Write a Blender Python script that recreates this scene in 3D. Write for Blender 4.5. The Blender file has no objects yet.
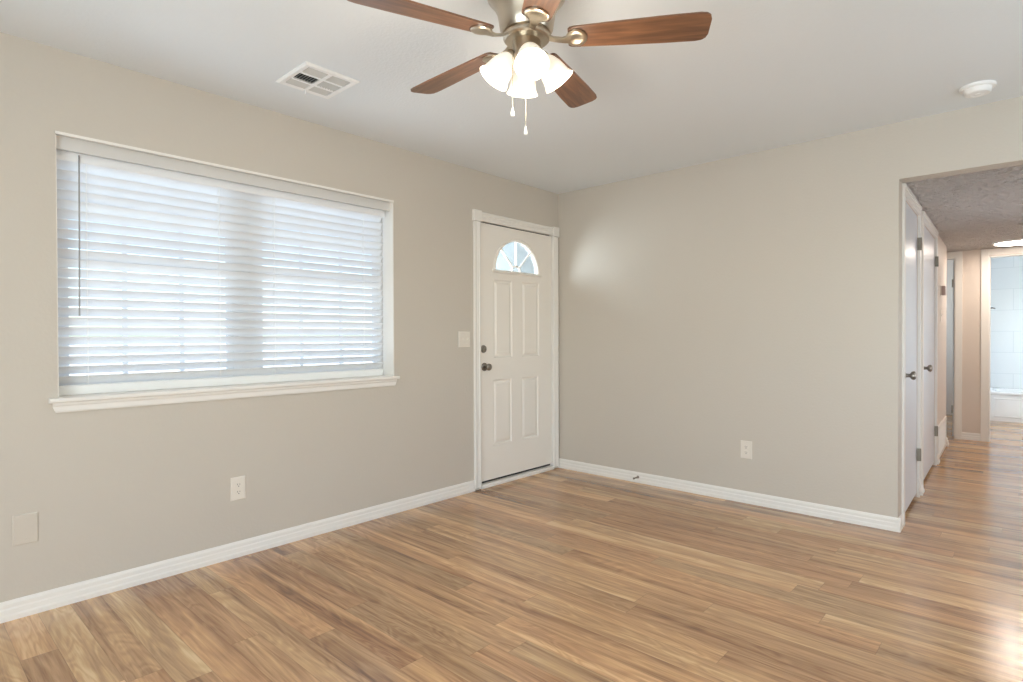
import bpy, bmesh, math, random
from mathutils import Vector, Matrix

random.seed(7)
sc = bpy.context.scene
col = sc.collection
PI = math.pi
R = math.radians


def lin(r, g, b):
    f = lambda c: c / 12.92 if c <= 0.04045 else ((c + 0.055) / 1.055) ** 2.4
    return (f(r / 255), f(g / 255), f(b / 255), 1.0)


# ------------------------------------------------------------------ camera
cam_d = bpy.data.cameras.new('camera')
cam = bpy.data.objects.new('camera', cam_d)
col.objects.link(cam)
yaw, pitch, roll = 0.739592, -0.0090486, -0.0034333
Fv = Vector((-math.sin(yaw) * math.cos(pitch), math.cos(yaw) * math.cos(pitch), math.sin(pitch)))
Rv = Vector((math.cos(yaw), math.sin(yaw), 0))
Uv = Rv.cross(Fv)
R2 = Rv * math.cos(roll) + Uv * math.sin(roll)
U2 = R2.cross(Fv)
cam.matrix_world = Matrix(((R2.x, U2.x, -Fv.x, 3.17114), (R2.y, U2.y, -Fv.y, -4.10192),
                           (R2.z, U2.z, -Fv.z, 1.178868), (0, 0, 0, 1)))
cam_d.sensor_width = 36
cam_d.sensor_fit = 'HORIZONTAL'
cam_d.lens = 578.19 / 1023 * 36
cam_d.clip_start = 0.02
sc.camera = cam

# ------------------------------------------------------------- light, world
sc.view_settings.view_transform = 'Standard'
sc.view_settings.look = 'None'
sc.view_settings.gamma = 1
sc.view_settings.use_curve_mapping = False
sc.view_settings.exposure = 0.23
sc.cycles.use_denoising = True
sc.cycles.max_bounces = 10
sc.cycles.diffuse_bounces = 6
sc.cycles.sample_clamp_indirect = 6

world = bpy.data.worlds.new('sky')
sc.world = world
world.use_nodes = True
wt = world.node_tree
sky = wt.nodes.new('ShaderNodeTexSky')
sky.sky_type = 'NISHITA'
sky.sun_disc = False
sky.sun_elevation = R(48)
sky.sun_rotation = R(120)
sky.air_density = 1.0
sky.dust_density = 1.5
bg = wt.nodes['Background']
bg.inputs['Strength'].default_value = 0.42
wt.links.new(sky.outputs[0], bg.inputs[0])

sun_d = bpy.data.lights.new('sun', 'SUN')
sun_d.energy = 9.0
sun_d.angle = R(0.6)
sun_d.color = (1.0, 0.97, 0.93)
sun_o = bpy.data.objects.new('sun', sun_d)
col.objects.link(sun_o)
sun_o.rotation_euler = Vector((0.0, -1.0, -0.9)).to_track_quat('-Z', 'Z').to_euler()


def area(name, loc, direction, sx, sy, power, color=(1, 1, 1), spread=180):
    d = bpy.data.lights.new(name, 'AREA')
    d.shape = 'RECTANGLE'
    d.size, d.size_y = sx, sy
    d.energy = power
    d.color = color
    d.spread = R(spread)
    o = bpy.data.objects.new(name, d)
    col.objects.link(o)
    o.location = loc
    o.rotation_euler = Vector(direction).to_track_quat('-Z', 'Z').to_euler()
    return o


# daylight area lights; rear, right-wall and hall doorway ones are added fill
area('fill_rear_opening', (2.9, -5.95, 1.15), (0, 1, 0.65), 2.4, 2.0, 100, (0.84, 0.935, 1.0))  # main room fill, added behind an invented rear opening
area('fill_right_window', (4.5, -1.25, 1.5), (-1, 0.25, 0.15), 1.3, 1.0, 22, (0.90, 0.955, 1.0))  # fill added to brighten the right end of the back wall
area('daylight_front_window', (-1.05, -2.68, 0.22), (1, 0, 1.1), 3.4, 0.9, 34, (0.88, 0.945, 1.0))
area('daylight_fanlight', (-0.50, -1.08, 1.80), (0.75, 0.66, 0.0), 0.42, 0.34, 200, (0.78, 0.91, 1.0))
area('daylight_bathroom_window', (4.45, 5.6, 1.5), (-1, 0, -0.1), 1.0, 1.0, 30, (0.90, 0.95, 1.0))
area('daylight_side_room', (1.1, 5.6, 1.5), (1, 0, 0), 1.0, 1.0, 16, (0.80, 0.90, 1.0))

area('fill_hall_doorway', (3.95, 1.35, 1.05), (-1, 0, 0.1), 1.0, 1.9, 15, (0.85, 0.92, 1.0))  # fill added beyond an invented doorway to brighten the hall


# ---------------------------------------------------------------- materials
def nodes(m):
    m.use_nodes = True
    nt = m.node_tree
    return nt, nt.nodes['Principled BSDF']


def mat(name, rgb, rough=0.5, metal=0.0, spec=0.5, bump=None, coat=0.0, var=0.0, varscale=4.0, detail=3.0):
    m = bpy.data.materials.new(name)
    nt, p = nodes(m)
    c = lin(*rgb)
    p.inputs['Base Color'].default_value = c
    p.inputs['Roughness'].default_value = rough
    p.inputs['Metallic'].default_value = metal
    p.inputs['Specular IOR Level'].default_value = spec
    p.inputs['Coat Weight'].default_value = coat
    p.inputs['Coat Roughness'].default_value = 0.2
    tc = nt.nodes.new('ShaderNodeTexCoord')
    if var:
        n = nt.nodes.new('ShaderNodeTexNoise')
        n.inputs['Scale'].default_value = varscale
        n.inputs['Detail'].default_value = 4
        nt.links.new(tc.outputs['Object'], n.inputs['Vector'])
        mx = nt.nodes.new('ShaderNodeMix')
        mx.data_type = 'RGBA'
        mx.inputs[6].default_value = tuple(x * (1 - var) for x in c[:3]) + (1,)
        mx.inputs[7].default_value = tuple(min(1, x * (1 + var)) for x in c[:3]) + (1,)
        nt.links.new(n.outputs['Fac'], mx.inputs[0])
        nt.links.new(mx.outputs[2], p.inputs['Base Color'])
    if bump:
        sc_, st, dist = bump
        n = nt.nodes.new('ShaderNodeTexNoise')
        n.inputs['Scale'].default_value = sc_
        n.inputs['Detail'].default_value = detail
        nt.links.new(tc.outputs['Object'], n.inputs['Vector'])
        b = nt.nodes.new('ShaderNodeBump')
        b.inputs['Strength'].default_value = st
        b.inputs['Distance'].default_value = dist
        nt.links.new(n.outputs['Fac'], b.inputs['Height'])
        nt.links.new(b.outputs[0], p.inputs['Normal'])
    return m


M = {}
M['wall'] = mat('greige_paint', (204, 196, 184), 0.5, spec=0.35, bump=(70, 0.25, 0.004), var=0.02, varscale=1.3)
M['ceiling'] = mat('ceiling_paint', (233, 237, 239), 0.75, spec=0.25, bump=(75, 0.35, 0.005))
M['trim'] = mat('white_trim_paint', (238, 234, 227), 0.38, bump=(25, 0.04, 0.002))
M['door'] = mat('door_paint', (241, 235, 226), 0.42, bump=(90, 0.05, 0.001))
M['hall_door'] = mat('closet_door_paint', (218, 220, 224), 0.3, bump=(18, 0.05, 0.002))
M['hall_wall'] = mat('hall_paint', (224, 212, 200), 0.5, spec=0.35, bump=(70, 0.25, 0.004))
M['plate'] = mat('white_plastic', (232, 224, 212), 0.35, var=0.01)
M['plate_painted'] = mat('painted_plate', (208, 199, 186), 0.45, bump=(70, 0.08, 0.002))
M['dark'] = mat('dark_slot', (40, 36, 33), 0.7, var=0.05)
M['white_enamel'] = mat('white_enamel', (246, 246, 244), 0.35, var=0.01)
M['nickel'] = mat('satin_nickel', (150, 143, 134), 0.3, metal=1.0, bump=(200, 0.03, 0.001))
M['fan_nickel'] = mat('brushed_nickel', (196, 184, 166), 0.28, metal=1.0, bump=(160, 0.04, 0.001))
M['chrome'] = mat('chrome', (170, 172, 175), 0.15, metal=1.0, var=0.02)
M['brass'] = mat('aged_hinge', (140, 132, 120), 0.4, metal=0.9, var=0.05)
M['porcelain'] = mat('tub_enamel', (244, 246, 247), 0.12, var=0.005)
M['frame'] = mat('window_vinyl', (236, 238, 240), 0.4, var=0.01)
M['wood_dark'] = mat('threshold_wood', (70, 52, 38), 0.6, var=0.1, varscale=20)
M['concrete'] = mat('outdoor_concrete', (188, 186, 182), 0.9, bump=(30, 0.3, 0.01), var=0.08)
M['rubber'] = mat('rubber_tip', (120, 112, 104), 0.7, var=0.05)
M['thermo'] = mat('thermostat_plastic', (182, 160, 150), 0.5, var=0.02)
M['header'] = mat('shaded_header', (214, 212, 208), 0.5, bump=(70, 0.1, 0.002))  # white trim paint darkened, recess shade put into the colour
M['duct'] = mat('duct_metal', (70, 70, 68), 0.7, metal=0.2, var=0.1)


def hall_ceiling_mat():
    m = bpy.data.materials.new('heavy_texture_ceiling')
    nt, p = nodes(m)
    p.inputs['Base Color'].default_value = lin(230, 222, 216)
    p.inputs['Roughness'].default_value = 0.6
    tc = nt.nodes.new('ShaderNodeTexCoord')
    n1 = nt.nodes.new('ShaderNodeTexNoise')
    n1.inputs['Scale'].default_value = 15
    n1.inputs['Detail'].default_value = 6
    n1.inputs['Roughness'].default_value = 0.65
    v = nt.nodes.new('ShaderNodeTexVoronoi')
    v.inputs['Scale'].default_value = 30
    v.feature = 'SMOOTH_F1'
    ad = nt.nodes.new('ShaderNodeMath')
    ad.operation = 'ADD'
    nt.links.new(tc.outputs['Object'], n1.inputs['Vector'])
    nt.links.new(tc.outputs['Object'], v.inputs['Vector'])
    nt.links.new(n1.outputs['Fac'], ad.inputs[0])
    nt.links.new(v.outputs['Distance'], ad.inputs[1])
    b = nt.nodes.new('ShaderNodeBump')
    b.inputs['Strength'].default_value = 1.0
    b.inputs['Distance'].default_value = 0.12
    nt.links.new(ad.outputs[0], b.inputs['Height'])
    nt.links.new(b.outputs[0], p.inputs['Normal'])
    return m


M['hall_ceiling'] = hall_ceiling_mat()


def floor_mat():
    m = bpy.data.materials.new('oak_plank_floor')
    nt, p = nodes(m)
    N, L = nt.nodes.new, nt.links.new
    tc = N('ShaderNodeTexCoord')
    sp = N('ShaderNodeSeparateXYZ')
    L(tc.outputs['Object'], sp.inputs[0])

    def math_(op, a, b=None):
        n = N('ShaderNodeMath')
        n.operation = op
        for i, x in enumerate((a, b)):
            if x is None:
                continue
            if isinstance(x, (int, float)):
                n.inputs[i].default_value = x
            else:
                L(x, n.inputs[i])
        return n.outputs[0]

    W, LEN = 0.112, 1.45
    yv = math_('DIVIDE', math_('ADD', sp.outputs['Y'], 20.004), W)
    row = math_('FLOOR', yv)
    fy = math_('FRACT', yv)
    wn = N('ShaderNodeTexWhiteNoise')
    wn.noise_dimensions = '1D'
    L(row, wn.inputs['W'])
    xv = math_('ADD', math_('DIVIDE', math_('ADD', sp.outputs['X'], 20.0), LEN), math_('MULTIPLY', wn.outputs['Value'], 7.3))
    cell = math_('FLOOR', xv)
    fx = math_('FRACT', xv)
    cx = N('ShaderNodeCombineXYZ')
    L(row, cx.inputs[0])
    L(cell, cx.inputs[1])
    w2 = N('ShaderNodeTexWhiteNoise')
    w2.noise_dimensions = '3D'
    L(cx.outputs[0], w2.inputs['Vector'])
    rnd = w2.outputs['Value']
    # per plank offset for the figure
    off = N('ShaderNodeVectorMath')
    off.operation = 'SCALE'
    L(w2.outputs['Color'], off.inputs[0])
    off.inputs['Scale'].default_value = 37.0
    def figure(sx, sy, scale, detail, dist, rough=0.55):
        mp = N('ShaderNodeMapping')
        mp.inputs['Scale'].default_value = (sx, sy, 1)
        L(tc.outputs['Object'], mp.inputs['Vector'])
        a = N('ShaderNodeVectorMath')
        a.operation = 'ADD'
        L(mp.outputs[0], a.inputs[0])
        L(off.outputs[0], a.inputs[1])
        n = N('ShaderNodeTexNoise')
        n.inputs['Scale'].default_value = scale
        n.inputs['Detail'].default_value = detail
        n.inputs['Roughness'].default_value = rough
        n.inputs['Distortion'].default_value = dist
        L(a.outputs[0], n.inputs['Vector'])
        return n.outputs['Fac'], a.outputs[0]
    streak, _ = figure(0.6, 12.0, 1.0, 4, 1.0, 0.55)
    grain, _ = figure(3.5, 95.0, 1.0, 4, 0.5, 0.65)
    cloud, cv = figure(1.1, 7.0, 1.0, 2, 1.2)
    # cathedral rings
    wv = N('ShaderNodeMath')
    wv.operation = 'MULTIPLY'
    L(cloud, wv.inputs[0])
    wv.inputs[1].default_value = 60.0
    ring = math_('MULTIPLY', math_('ADD', math_('SINE', wv.outputs[0]), 1.0), 0.5)
    t = math_('ADD', math_('MULTIPLY', rnd, 0.34), math_('MULTIPLY', math_('SUBTRACT', streak, 0.5), 1.7))
    t = math_('ADD', t, math_('MULTIPLY', math_('SUBTRACT', grain, 0.5), 0.75))
    t = math_('ADD', t, math_('MULTIPLY', math_('SUBTRACT', ring, 0.5), 0.17))
    t = math_('ADD', t, 0.38)
    cr = N('ShaderNodeValToRGB')
    e = cr.color_ramp.elements
    e[0].position, e[0].color = 0.0, lin(116, 84, 60)
    e[1].position, e[1].color = 1.0, lin(226, 192, 150)
    for pos, c in ((0.25, (152, 116, 84)), (0.5, (180, 142, 105)), (0.75, (204, 166, 122))):
        k = e.new(pos)
        k.color = lin(*c)
    L(t, cr.inputs[0])
    # narrow joints between planks
    def edge(f, w):
        d = math_('MINIMUM', f, math_('SUBTRACT', 1.0, f))
        return math_('LESS_THAN', d, w)
    j = math_('MAXIMUM', edge(fy, 0.010), edge(fx, 0.0010))
    mx = N('ShaderNodeMix')
    mx.data_type = 'RGBA'
    L(math_('MULTIPLY', j, 0.30), mx.inputs[0])
    hs = N('ShaderNodeSeparateXYZ')
    L(w2.outputs['Color'], hs.inputs[0])
    hm = N('ShaderNodeMix')
    hm.data_type = 'RGBA'
    L(hs.outputs['Y'], hm.inputs[0])
    hm.inputs[6].default_value = (1.09, 0.98, 0.91, 1)
    hm.inputs[7].default_value = (1.0, 1.02, 1.0, 1)
    hu = N('ShaderNodeMix')
    hu.data_type = 'RGBA'
    hu.blend_type = 'MULTIPLY'
    hu.inputs[0].default_value = 1.0
    L(cr.outputs[0], hu.inputs[6])
    L(hm.outputs[2], hu.inputs[7])
    L(hu.outputs[2], mx.inputs[6])
    mx.inputs[7].default_value = lin(70, 46, 30)
    L(mx.outputs[2], p.inputs['Base Color'])
    p.inputs['Specular IOR Level'].default_value = 1.0
    p.inputs['Roughness'].default_value = 0.25
    L(math_('ADD', math_('MULTIPLY', grain, 0.12), 0.13), p.inputs['Roughness'])
    b = N('ShaderNodeBump')
    b.inputs['Strength'].default_value = 0.12
    b.inputs['Distance'].default_value = 0.002
    L(math_('SUBTRACT', grain, math_('MULTIPLY', j, 1.0)), b.inputs['Height'])
    L(b.outputs[0], p.inputs['Normal'])
    return m


M['floor'] = floor_mat()


def blade_mat():
    m = bpy.data.materials.new('walnut_blade')
    nt, p = nodes(m)
    N, L = nt.nodes.new, nt.links.new
    tc = N('ShaderNodeTexCoord')
    mp = N('ShaderNodeMapping')
    mp.inputs['Scale'].default_value = (4, 45, 4)
    n = N('ShaderNodeTexNoise')
    n.inputs['Scale'].default_value = 1.0
    n.inputs['Detail'].default_value = 5
    n.inputs['Distortion'].default_value = 0.8
    L(tc.outputs['Object'], mp.inputs['Vector'])
    L(mp.outputs[0], n.inputs['Vector'])
    cr = N('ShaderNodeValToRGB')
    cr.color_ramp.elements[0].position = 0.3
    cr.color_ramp.elements[0].color = lin(84, 56, 40)
    cr.color_ramp.elements[1].position = 0.72
    cr.color_ramp.elements[1].color = lin(140, 98, 70)
    L(n.outputs['Fac'], cr.inputs[0])
    L(cr.outputs[0], p.inputs['Base Color'])
    p.inputs['Roughness'].default_value = 0.30
    p.inputs['Specular IOR Level'].default_value = 0.8
    return m


M['blade'] = blade_mat()


def tile_mat():
    m = bpy.data.materials.new('white_wall_tile')
    nt, p = nodes(m)
    N, L = nt.nodes.new, nt.links.new
    tc = N('ShaderNodeTexCoord')
    sp = N('ShaderNodeSeparateXYZ')
    L(tc.outputs['Object'], sp.inputs[0])
    s = N('ShaderNodeMath')
    s.operation = 'ADD'
    L(sp.outputs['X'], s.inputs[0])
    L(sp.outputs['Y'], s.inputs[1])
    cb = N('ShaderNodeCombineXYZ')
    L(s.outputs[0], cb.inputs[0])
    L(sp.outputs['Z'], cb.inputs[1])
    br = N('ShaderNodeTexBrick')
    br.inputs['Scale'].default_value = 1.0
    br.inputs['Brick Width'].default_value = 0.61
    br.inputs['Row Height'].default_value = 0.305
    br.inputs['Mortar Size'].default_value = 0.004
    br.inputs['Mortar Smooth'].default_value = 0.2
    br.inputs['Color1'].default_value = lin(238, 241, 242)
    br.inputs['Color2'].default_value = lin(234, 238, 240)
    br.inputs['Mortar'].default_value = lin(222, 227, 229)
    L(cb.outputs[0], br.inputs['Vector'])
    L(br.outputs['Color'], p.inputs['Base Color'])
    p.inputs['Roughness'].default_value = 0.2
    return m


M['tile'] = tile_mat()


def slat_mat():
    m = bpy.data.materials.new('white_blind_slat')
    nt, p = nodes(m)
    p.inputs['Base Color'].default_value = lin(240, 242, 244)
    p.inputs['Roughness'].default_value = 0.4
    tr = nt.nodes.new('ShaderNodeBsdfTranslucent')
    tr.inputs[0].default_value = lin(226, 234, 242)
    mx = nt.nodes.new('ShaderNodeMixShader')
    mx.inputs[0].default_value = 0.03
    nt.links.new(p.outputs[0], mx.inputs[1])
    nt.links.new(tr.outputs[0], mx.inputs[2])
    nt.links.new(mx.outputs[0], nt.nodes['Material Output'].inputs[0])
    return m


M['slat'] = slat_mat()


def clear_glass():
    m = bpy.data.materials.new('window_glass')
    nt, p = nodes(m)
    t = nt.nodes.new('ShaderNodeBsdfTransparent')
    t.inputs[0].default_value = (0.93, 0.96, 0.97, 1)
    g = nt.nodes.new('ShaderNodeBsdfGlossy')
    g.inputs['Roughness'].default_value = 0.02
    mx = nt.nodes.new('ShaderNodeMixShader')
    mx.inputs[0].default_value = 0.03
    nt.links.new(t.outputs[0], mx.inputs[1])
    nt.links.new(g.outputs[0], mx.inputs[2])
    nt.links.new(mx.outputs[0], nt.nodes['Material Output'].inputs[0])
    return m


M['glass'] = clear_glass()


def frosted_glass():
    m = bpy.data.materials.new('frosted_glass')
    nt, p = nodes(m)
    t = nt.nodes.new('ShaderNodeBsdfTranslucent')
    t.inputs[0].default_value = (0.05, 0.053, 0.054, 1)
    mx = nt.nodes.new('ShaderNodeMixShader')
    mx.inputs[0].default_value = 0.5
    p.inputs['Base Color'].default_value = lin(225, 232, 232)
    p.inputs['Roughness'].default_value = 0.15
    n = nt.nodes.new('ShaderNodeTexNoise')
    n.inputs['Scale'].default_value = 140
    tc = nt.nodes.new('ShaderNodeTexCoord')
    nt.links.new(tc.outputs['Object'], n.inputs['Vector'])
    b = nt.nodes.new('ShaderNodeBump')
    b.inputs['Strength'].default_value = 0.5
    b.inputs['Distance'].default_value = 0.003
    nt.links.new(n.outputs['Fac'], b.inputs['Height'])
    nt.links.new(b.outputs[0], p.inputs['Normal'])
    nt.links.new(t.outputs[0], mx.inputs[1])
    nt.links.new(p.outputs[0], mx.inputs[2])
    tp = nt.nodes.new('ShaderNodeBsdfTransparent')
    m2 = nt.nodes.new('ShaderNodeMixShader')
    m2.inputs[0].default_value = 0.24
    nt.links.new(mx.outputs[0], m2.inputs[1])
    nt.links.new(tp.outputs[0], m2.inputs[2])
    nt.links.new(m2.outputs[0], nt.nodes['Material Output'].inputs[0])
    return m


M['frosted'] = frosted_glass()


def emit(name, rgb, strength, base=(250, 245, 235)):
    m = bpy.data.materials.new(name)
    nt, p = nodes(m)
    p.inputs['Base Color'].default_value = lin(*base)
    p.inputs['Roughness'].default_value = 0.3
    p.inputs['Emission Color'].default_value = lin(*rgb)
    p.inputs['Emission Strength'].default_value = strength
    return m


M['shade'] = emit('lit_opal_glass', (255, 240, 214), 0.3)
M['bulb'] = emit('lit_bulb', (255, 236, 205), 14.0)
M['disc'] = emit('lit_diffuser', (255, 240, 226), 30.0)


# ------------------------------------------------------------- mesh helpers
class MB:
    def __init__(self):
        self.bm = bmesh.new()

    def box(self, x0, x1, y0, y1, z0, z1, bev=0.0):
        bm = self.bm
        x0, x1 = min(x0, x1), max(x0, x1)
        y0, y1 = min(y0, y1), max(y0, y1)
        v = [bm.verts.new((x, y, z)) for x in (x0, x1) for y in (y0, y1) for z in (z0, z1)]
        fs = [bm.faces.new([v[i] for i in f]) for f in
              ((0, 1, 3, 2), (4, 6, 7, 5), (0, 4, 5, 1), (2, 3, 7, 6), (0, 2, 6, 4), (1, 5, 7, 3))]
        if bev:
            ed = list({e for f in fs for e in f.edges})
            bmesh.ops.bevel(bm, geom=ed, offset=bev, segments=2, profile=0.7, affect='EDGES')
        return self

    def loft(self, rings, closed=True, cap0=True, cap1=True):
        bm = self.bm
        vs = [[bm.verts.new(p) for p in r] for r in rings]
        n = len(vs[0])
        for a, b in zip(vs, vs[1:]):
            for i in range(n if closed else n - 1):
                k = (i + 1) % n
                bm.faces.new((a[i], a[k], b[k], b[i]))
        if cap0 and closed:
            bm.faces.new(vs[0][::-1])
        if cap1 and closed:
            bm.faces.new(vs[-1])
        return self

    def lathe(self, prof, center=(0, 0, 0), axis=(0, 0, 1), seg=32, cap0=False, cap1=False):
        ax = Vector(axis).normalized()
        u = ax.orthogonal().normalized()
        w = ax.cross(u)
        c = Vector(center)
        rings = []
        for r, h in prof:
            r = max(r, 1e-5)
            rings.append([c + ax * h + (u * math.cos(2 * PI * i / seg) + w * math.sin(2 * PI * i / seg)) * r
                          for i in range(seg)])
        return self.loft(rings, True, cap0, cap1)

    def tube(self, pts, rad, seg=10):
        pts = [Vector(p) for p in pts]
        rr = rad if isinstance(rad, (list, tuple)) else [rad] * len(pts)
        rings = []
        u = None
        for i, p in enumerate(pts):
            d = (pts[min(i + 1, len(pts) - 1)] - pts[max(i - 1, 0)]).normalized()
            if u is None:
                u = d.orthogonal().normalized()
            else:
                u = (u - d * u.dot(d)).normalized()
            w = d.cross(u)
            rings.append([p + (u * math.cos(2 * PI * k / seg) + w * math.sin(2 * PI * k / seg)) * rr[i] for k in range(seg)])
        return self.loft(rings)

    def sweep(self, prof, a, b, nrm):
        """profile (d along nrm, z) extruded from a to b"""
        a, b, nrm = Vector(a), Vector(b), Vector(nrm).normalized()
        rings = [[p + nrm * d + Vector((0, 0, z)) for d, z in prof] for p in (a, b)]
        return self.loft(rings)

    def sphere(self, c, r, seg=16, sx=1, sy=1, sz=1):
        m = Matrix.Translation(c) @ Matrix.Diagonal((sx, sy, sz, 1))
        bmesh.ops.create_uvsphere(self.bm, u_segments=seg, v_segments=seg // 2, radius=r, matrix=m)
        return self

    def build(self, name, m, parent=None, smooth=False, loc=None, rot=None):
        bm = self.bm
        bmesh.ops.recalc_face_normals(bm, faces=bm.faces)
        me = bpy.data.meshes.new(name)
        bm.to_mesh(me)
        bm.free()
        me.materials.append(m)
        o = bpy.data.objects.new(name, me)
        col.objects.link(o)
        if smooth:
            for p in me.polygons:
                p.use_smooth = True
            me.set_sharp_from_angle(angle=R(smooth if smooth > 1 else 40))
        if parent:
            o.parent = parent
        if loc:
            o.location = loc
        if rot:
            o.rotation_euler = rot
        return o


def tag(o, label, cat, group=None, kind=None):
    o['label'] = label
    o['category'] = cat
    if group:
        o['group'] = group
    if kind:
        o['kind'] = kind
    return o


def empty(name, loc=(0, 0, 0), rz=0.0):
    o = bpy.data.objects.new(name, None)
    o.empty_display_size = 0.05
    col.objects.link(o)
    o.location = loc
    o.rotation_euler = (0, 0, rz)
    return o


def struct(o, label, cat):
    return tag(o, label, cat, kind='structure')


H = 2.44        # ceiling height
YB = 4.08       # hall end wall
HH = 2.11       # hall ceiling height
XE = 2.552      # end of the back wall
WT = 0.16       # outer wall thickness

# ------------------------------------------------------------------- shell
struct(MB().box(-WT, 4.36, -5.76, 7.0, -0.1, 0).build('floor', M['floor']), 'wood plank floor running through room and hall', 'floor')
struct(MB().box(-WT, 4.36, -5.76, 0.12, H, H + 0.1).build('ceiling', M['ceiling']), 'white textured living room ceiling', 'ceiling')
struct(MB().box(1.2, 4.36, 0.12, YB + 0.01, HH, HH + 0.1).build('ceiling_hall', M['hall_ceiling']), 'lower heavily textured hall ceiling', 'ceiling')
struct(MB().box(1.2, 4.36, YB + 0.01, 7.0, H, H + 0.1).build('ceiling_bathroom', M['ceiling']), 'white ceiling over the bathroom and side room', 'ceiling')

WY0, WY1, WZ0, WZ1 = -3.572, -1.79, 0.903, 2.076      # front window opening
DY0, DY1, DZ = -1.0, -0.075, 2.075                     # front door opening
w = MB()
w.box(-WT, 0, -5.76, WY0, 0, H)
w.box(-WT, 0, WY0, WY1, 0, WZ0)
w.box(-WT, 0, WY0, WY1, WZ1, H)
w.box(-WT, 0, WY1, DY0, 0, H)
w.box(-WT, 0, DY0, DY1, DZ, H)
w.box(-WT, 0, DY1, 0.12, 0, H)
struct(w.build('wall_left', M['wall']), 'greige wall with the front window and the front door', 'wall')
w = MB()
w.box(0, XE, 0, 0.12, 0, H)
w.box(XE, 3.6, 0, 0.12, 2.103, H)
w.box(3.6, 4.36, 0, 0.12, 0, H)
struct(w.build('wall_back', M['wall']), 'greige back wall ending at the hall opening', 'wall')
w = MB()
w.box(0, 1.65, -5.76, -5.6, 0, H)
w.box(4.15, 4.36, -5.76, -5.6, 0, H)
w.box(1.65, 4.15, -5.76, -5.6, 2.15, H)
struct(w.build('wall_near', M['wall']), 'greige wall behind the camera with a wide glazed opening added for fill light', 'wall')
w = MB()
w.box(4.2, 4.36, -5.6, -1.95, 0, H)
w.box(4.2, 4.36, -0.55, 0, 0, H)
w.box(4.2, 4.36, -1.95, -0.55, 0, 1.0)
w.box(4.2, 4.36, -1.95, -0.55, 2.05, H)  # window opening added for the right-wall fill lamp
struct(w.build('wall_right', M['wall']), 'greige right wall beside the camera', 'wall')

# hall walls.  the left hall wall runs very slightly skewed
KS = -0.031


def hx(y):
    return XE + KS * y


def skew_box(mb, y0, y1, d0, d1, z0, z1):
    """box along the skewed hall wall; d = distance out of the wall face into the hall"""
    pts = [(hx(y0) + d0, y0), (hx(y0) + d1, y0), (hx(y1) + d1, y1), (hx(y1) + d0, y1)]
    mb.loft([[(x, y, z) for x, y in pts] for z in (z0, z1)])
    return mb


D2 = (0.19, 0.965)
D3 = (1.225, 2.30)
DT = 2.035
YE = 3.58
YB = 4.08
w = MB()
skew_box(w, 0.12, D2[0], -0.11, 0, 0, HH)
skew_box(w, D2[1], D3[0], -0.11, 0, 0, HH)
skew_box(w, D3[1], YE, -0.11, 0, 0, HH)
skew_box(w, D2[0], D2[1], -0.11, 0, DT, HH)
skew_box(w, D3[0], D3[1], -0.11, 0, DT, HH)
struct(w.build('wall_hall_left', M['hall_wall']), 'narrow view of the hall wall holding the closet doors', 'wall')
w = MB()
w.box(1.3, hx(YE) - 0.11, YE - 0.1, YE, 0, HH)
w.box(1.3, 1.4, YE, YB, 0, HH)
w.box(1.8, 1.9, 0.12, YE - 0.1, 0, HH)
struct(w.build('wall_alcove', M['hall_wall']), 'walls of the side turn off the hall', 'wall')
w = MB()
w.box(3.6, 3.7, 0.12, 0.8, 0, HH)
w.box(3.6, 3.7, 1.9, YB, 0, HH)
w.box(3.6, 3.7, 0.8, 1.9, 2.04, HH)  # doorway opening added to let the hall fill lamp in
w.box(4.2, 4.36, 0.12, YB, 0, HH)
struct(w.build('wall_hall_right', M['hall_wall']), 'right wall of the hall', 'wall')
EX0, EX1 = 1.66, 2.474      # side room door in the hall end wall
BX0, BX1 = 2.765, 3.52      # bathroom doorway
ED = 2.03
w = MB()
w.box(1.3, EX0, YB, YB + 0.12, 0, H)
w.box(EX1, BX0, YB, YB + 0.12, 0, H)
w.box(BX1, 4.36, YB, YB + 0.12, 0, H)
w.box(EX0, EX1, YB, YB + 0.12, ED, H)
w.box(BX0, BX1, YB, YB + 0.12, ED, H)
struct(w.build('wall_hall_end', M['hall_wall']), 'narrow beige hall end wall between side door and bathroom', 'wall')
TY = 6.86
w = MB()
w.box(2.54, 2.64, YB + 0.12, 7.0, 0, H)
w.box(2.64, 4.3, TY, 7.0, 0, H)
w.box(4.2, 4.36, YB + 0.12, 5.1, 0, H)
w.box(4.2, 4.36, 6.1, TY, 0, H)
w.box(4.2, 4.36, 5.1, 6.1, 0, 1.0)
w.box(4.2, 4.36, 5.1, 6.1, 2.0, H)
struct(w.build('wall_bathroom', M['tile']), 'white tiled bathroom wall seen through the doorway', 'wall')
w = MB()
w.box(1.3, 2.54, 6.5, 6.6, 0, H)
w.box(1.2, 1.3, YB + 0.12, 5.05, 0, H)
w.box(1.2, 1.3, 6.15, 6.6, 0, H)
w.box(1.2, 1.3, 5.05, 6.15, 0, 1.0)
w.box(1.2, 1.3, 5.05, 6.15, 2.0, H)
struct(w.build('wall_side_room', M['hall_wall']), 'walls of the dim side room', 'wall')
struct(MB().box(-900, -WT, -500, 500, -0.3, -0.16).build('ground', M['concrete']), 'pale concrete outside the front window', 'ground')

# --------------------------------------------------------------- baseboards
BP = [(0, 0), (0.014, 0), (0.014, 0.020), (0.0115, 0.027), (0.0105, 0.046), (0.0075, 0.052), (0.0075, 0.068), (0.003, 0.080), (0, 0.082)]


def base(name, segs, label):
    mb = MB()
    for a, b, n in segs:
        mb.sweep(BP, a, b, n)
    return struct(mb.build(name, M['trim']), label, 'baseboard')


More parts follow.
